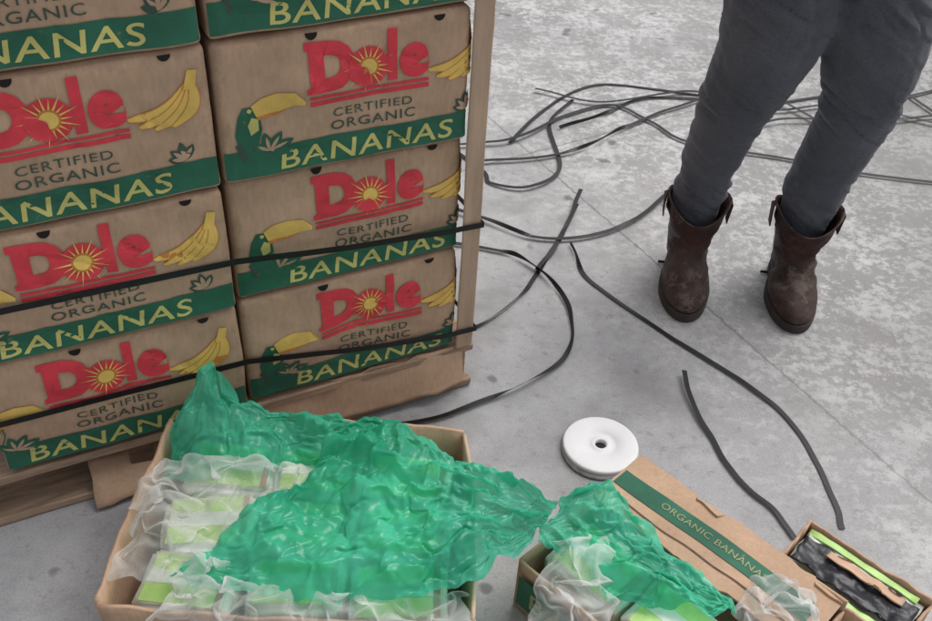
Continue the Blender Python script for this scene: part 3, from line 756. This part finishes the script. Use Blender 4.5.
def boot(cx,cy,yaw,name,top=.215,sr=.074,fw=1.):
    lv=[(.016,-.186,.098,.054),(.030,-.194,.100,.060),(.045,-.190,.100,.060),(.060,-.176,.098,.057),(.074,-.148,.095,.053),(.087,-.116,.092,.050),(.100,-.088,.088,.048),(.115,-.072,.084,.049),(.135,-.066,.080,.053),(.155,-.067,.079,.059),(.175,-.071,.080,.065),(.195,-.075,.083,.070),(top,-.079,.087,sr)]
    L2_=[]
    for a,b in zip(lv[:-1],lv[1:]):
        for k_ in range(3):
            t=k_/3; L2_.append([a[q]+(b[q]-a[q])*t for q in range(4)])
    L2_.append(list(lv[-1])); n=44; vs=[];fs=[]
    def ring(z,fr,bk,hw,sc_=1.):
        out=[]
        for k_ in range(n):
            a=2*math.pi*k_/n; c,s=math.cos(a),math.sin(a)
            y=(fr+bk)/2+(bk-fr)/2*s*sc_
            ww=hw*(1-.16*math.exp(-((y-.0)/.05)**2)*(1 if z<.09 else 0))*(1.0 if y<-.02 or z>.09 else .88)
            ex=.92 if z<.09 else 1.
            x=ww*(1 if c>=0 else -1)*abs(c)**ex*sc_
            cr=.010*nz(y*16+cx,z*45,cx*9+x*10)*(1 if .05<z<.20 else .2)-.006*max(0,1-abs(nz(y*12,z*40+x*18,cx*5))*6)*(1 if .06<z<.18 else 0)
            zz=z
            if z>.15: zz+=( .020*abs(c)**3-.018*abs(s)**4)*((z-.15)/(top-.15))
            out.append((x+cr*c,y+cr*s,zz))
        return out
    for l in L2_: vs+=ring(*l)
    m=len(L2_)
    zt=L2_[-1]; vs+=[(x*.95,y*.95,z-.001) for x,y,z in ring(*zt)]; vs+=[(x*.9,y*.9,z-.05) for x,y,z in ring(*zt)]
    for j in range(m+1):
        for k_ in range(n):
            q=(k_+1)%n; fs.append((j*n+k_,j*n+q,(j+1)*n+q,(j+1)*n+k_))
    def zone(f_):
        p=vs[f_[0]]; return 0 if p[2]<.105-.25*min(0,p[1]+.02) else 1
    mi=[zone(f_) for f_ in fs]
    e=empty(name); e.parent=per; e.location=(cx,cy,0); e.rotation_euler=(0,0,yaw)
    mesh_obj('upper',vs,fs,[M_boot,M_boot2],mi,parent=e,smooth=True)
    def piping(pts,rad,nm,mat,closed=False):
        c=bpy.data.curves.new(nm,'CURVE'); c.dimensions='3D'; c.bevel_depth=rad; c.bevel_resolution=1
        sp=c.splines.new('POLY'); sp.points.add(len(pts)-1)
        for q,p in enumerate(pts): sp.points[q].co=(*p,1)
        sp.use_cyclic_u=closed
        oo=bpy.data.objects.new(nm,c); COL.objects.link(oo); dg=bpy.context.evaluated_depsgraph_get()
        me=bpy.data.meshes.new_from_object(oo.evaluated_get(dg)); bpy.data.objects.remove(oo); me.materials.append(mat)
        link(bpy.data.objects.new(nm,me),e)
    lastring=vs[(m-1)*n:m*n]
    piping([(x*1.01,y*1.01,z) for x,y,z in lastring],.0022,'top_binding',M_boot,True)
    for k_ in (0,n//2):
        piping([(vs[j*n+k_][0]*1.015,vs[j*n+k_][1],vs[j*n+k_][2]) for j in range(18,m)],.0018,'side_seam',M_stitch)
    def slab_(nm,z0,z1,y0,y1,g):
        A_=[p for p in ring(.02,-.192,.100,.060*g)]; P_=[]
        for p in A_: P_.append((p[0]*g,min(max(p[1]*g,y0),y1)))
        vv=[(x,y,z0) for x,y in P_]+[(x,y,z1) for x,y in P_]
        ff=[(i,(i+1)%n,n+(i+1)%n,n+i) for i in range(n)]+[tuple(range(n,2*n)),tuple(reversed(range(n)))]
        mesh_obj(nm,vv,ff,M_sole,parent=e)
    slab_('sole',.010,.024,-1,1,1.03); slab_('forefoot_tread',0.001,.0095,-1,.0,1.02); slab_('heel',.001,.0095,.035,1,1.02)
    for sgn in (-1,1):
        x=sgn*(sr+.002)
        pts=[(x,-.014,.175),(x,.014,.175),(x+sgn*.004,.016,.228),(x-sgn*.002,.0,.242),(x+sgn*.004,-.016,.228)]
        o=mesh_obj('pull_strap',pts,[(0,1,2,3,4)],M_boot2,parent=e); md=o.modifiers.new('s','SOLIDIFY'); md.thickness=.003
    return e
boot(.540,2.03,-.10,'boot_a'); boot(.800,2.015,-.10,'boot_b',sr=.078)
T=dens([((.708,2.05,1.02),.16,.105),((.708,2.04,1.10),.145,.10),((.708,2.04,1.20),.16,.11),((.708,2.05,1.30),.175,.12),((.708,2.06,1.38),.165,.10),((.708,2.07,1.43),.10,.075),((.708,2.07,1.46),.055,.055)])
tubes=[tube(T)]
for s in (-1,1):
    sh=Vector((.708+s*.165,2.07,1.375)); el=Vector((.708+s*.235,2.08,1.10)); wrp=Vector((.708+s*.075,1.86,1.06))
    tubes.append(tube(dens([(sh+Vector((-s*.06,0,.01)),.06,.06),(sh,.056,.056),(el,.045,.045),(el+(wrp-el)*.08,.043,.043),(wrp,.032,.03)])))
merged('shirt',tubes,M_shirt,per,.008,5,lambda co:.004*nz(co.x*12,co.y*12,co.z*18))
for s in (-1,1):
    wrp=Vector((.708+s*.075,1.86,1.06)); d=Vector((-s*.75,-.55,-.05)).normalized(); up=Vector((0,0,1))
    hd=[tube(dens([(wrp-d*.02,.026,.022),(wrp+d*.03,.036,.018),(wrp+d*.075,.040,.015)]),12)]
    for k_,(off,ln) in enumerate(((.030,.068),(.010,.076),(-.010,.070),(-.029,.055))):
        b0=wrp+d*.065+up*off; c1=b0+d*ln*.45; c2=c1+(d*.8+Vector((0,.5,-.1))).normalized()*ln*.3; c3=c2+(d*.3+Vector((0,.9,-.1))).normalized()*ln*.25
        hd.append(tube([(b0,.0095,.0095),(c1,.009,.009),(c2,.0085,.0085),(c3,.006,.006)],10))
    t0_=wrp+d*.02+up*.028; hd.append(tube([(t0_,.012,.012),(t0_+d*.03+up*.022,.011,.011),(t0_+d*.055+up*.028,.009,.009)],10))
    merged('hand',hd,M_skin,per,.0035,2)
hc=Vector((.708,2.05,1.585))
hd=[tube(dens([(Vector((.708,2.075,1.42)),.052,.052),(Vector((.708,2.065,1.52)),.05,.052)])),
    tube(dens([(hc+Vector((0,-.03,-.105)),.025,.03),(hc+Vector((0,-.02,-.085)),.045,.055),(hc+Vector((0,-.01,-.04)),.065,.08),(hc+Vector((0,0,.0)),.073,.092),(hc+Vector((0,.005,.05)),.072,.092),(hc+Vector((0,.005,.09)),.052,.065),(hc+Vector((0,.005,.108)),.02,.03)])),
    tube([(hc+Vector((0,-.088,.008)),.008,.008),(hc+Vector((0,-.105,-.028)),.013,.012),(hc+Vector((0,-.09,-.04)),.012,.01)],10),
    tube([(hc+Vector((-.025,-.075,-.066)),.004,.006),(hc+Vector((0,-.086,-.066)),.008,.009),(hc+Vector((.025,-.075,-.066)),.004,.006)],8)]
for s in (-1,1): hd.append(tube([(hc+Vector((s*.07,.005,-.03)),.012,.008),(hc+Vector((s*.079,.01,.005)),.018,.009),(hc+Vector((s*.078,.012,.02)),.010,.007)],10))
merged('head',hd,M_skin,per,.005,3)
M_eye=simple_mat('eye',(.03,.02,.015),.2)
for s in (-1,1):
    bm=bmesh.new(); bmesh.ops.create_uvsphere(bm,u_segments=12,v_segments=8,radius=.011)
    me=bpy.data.meshes.new('eye'); bm.to_mesh(me); bm.free(); me.materials.append(M_eye); e=link(bpy.data.objects.new('eye',me),per); e.location=hc+Vector((s*.03,-.078,.005))
merged('hair',[tube(dens([(hc+Vector((0,.03,-.09)),.06,.05),(hc+Vector((0,.03,-.02)),.082,.075),(hc+Vector((0,.022,.05)),.084,.088),(hc+Vector((0,.012,.095)),.066,.078),(hc+Vector((0,.01,.12)),.03,.04)])),
  tube(dens([(hc+Vector((0,.09,.03)),.035,.035),(hc+Vector((0,.125,-.06)),.035,.03),(hc+Vector((0,.115,-.2)),.015,.015)]))],M_hair,per,.006,3,lambda co:.004*nz(co.x*60,co.y*60,co.z*8))
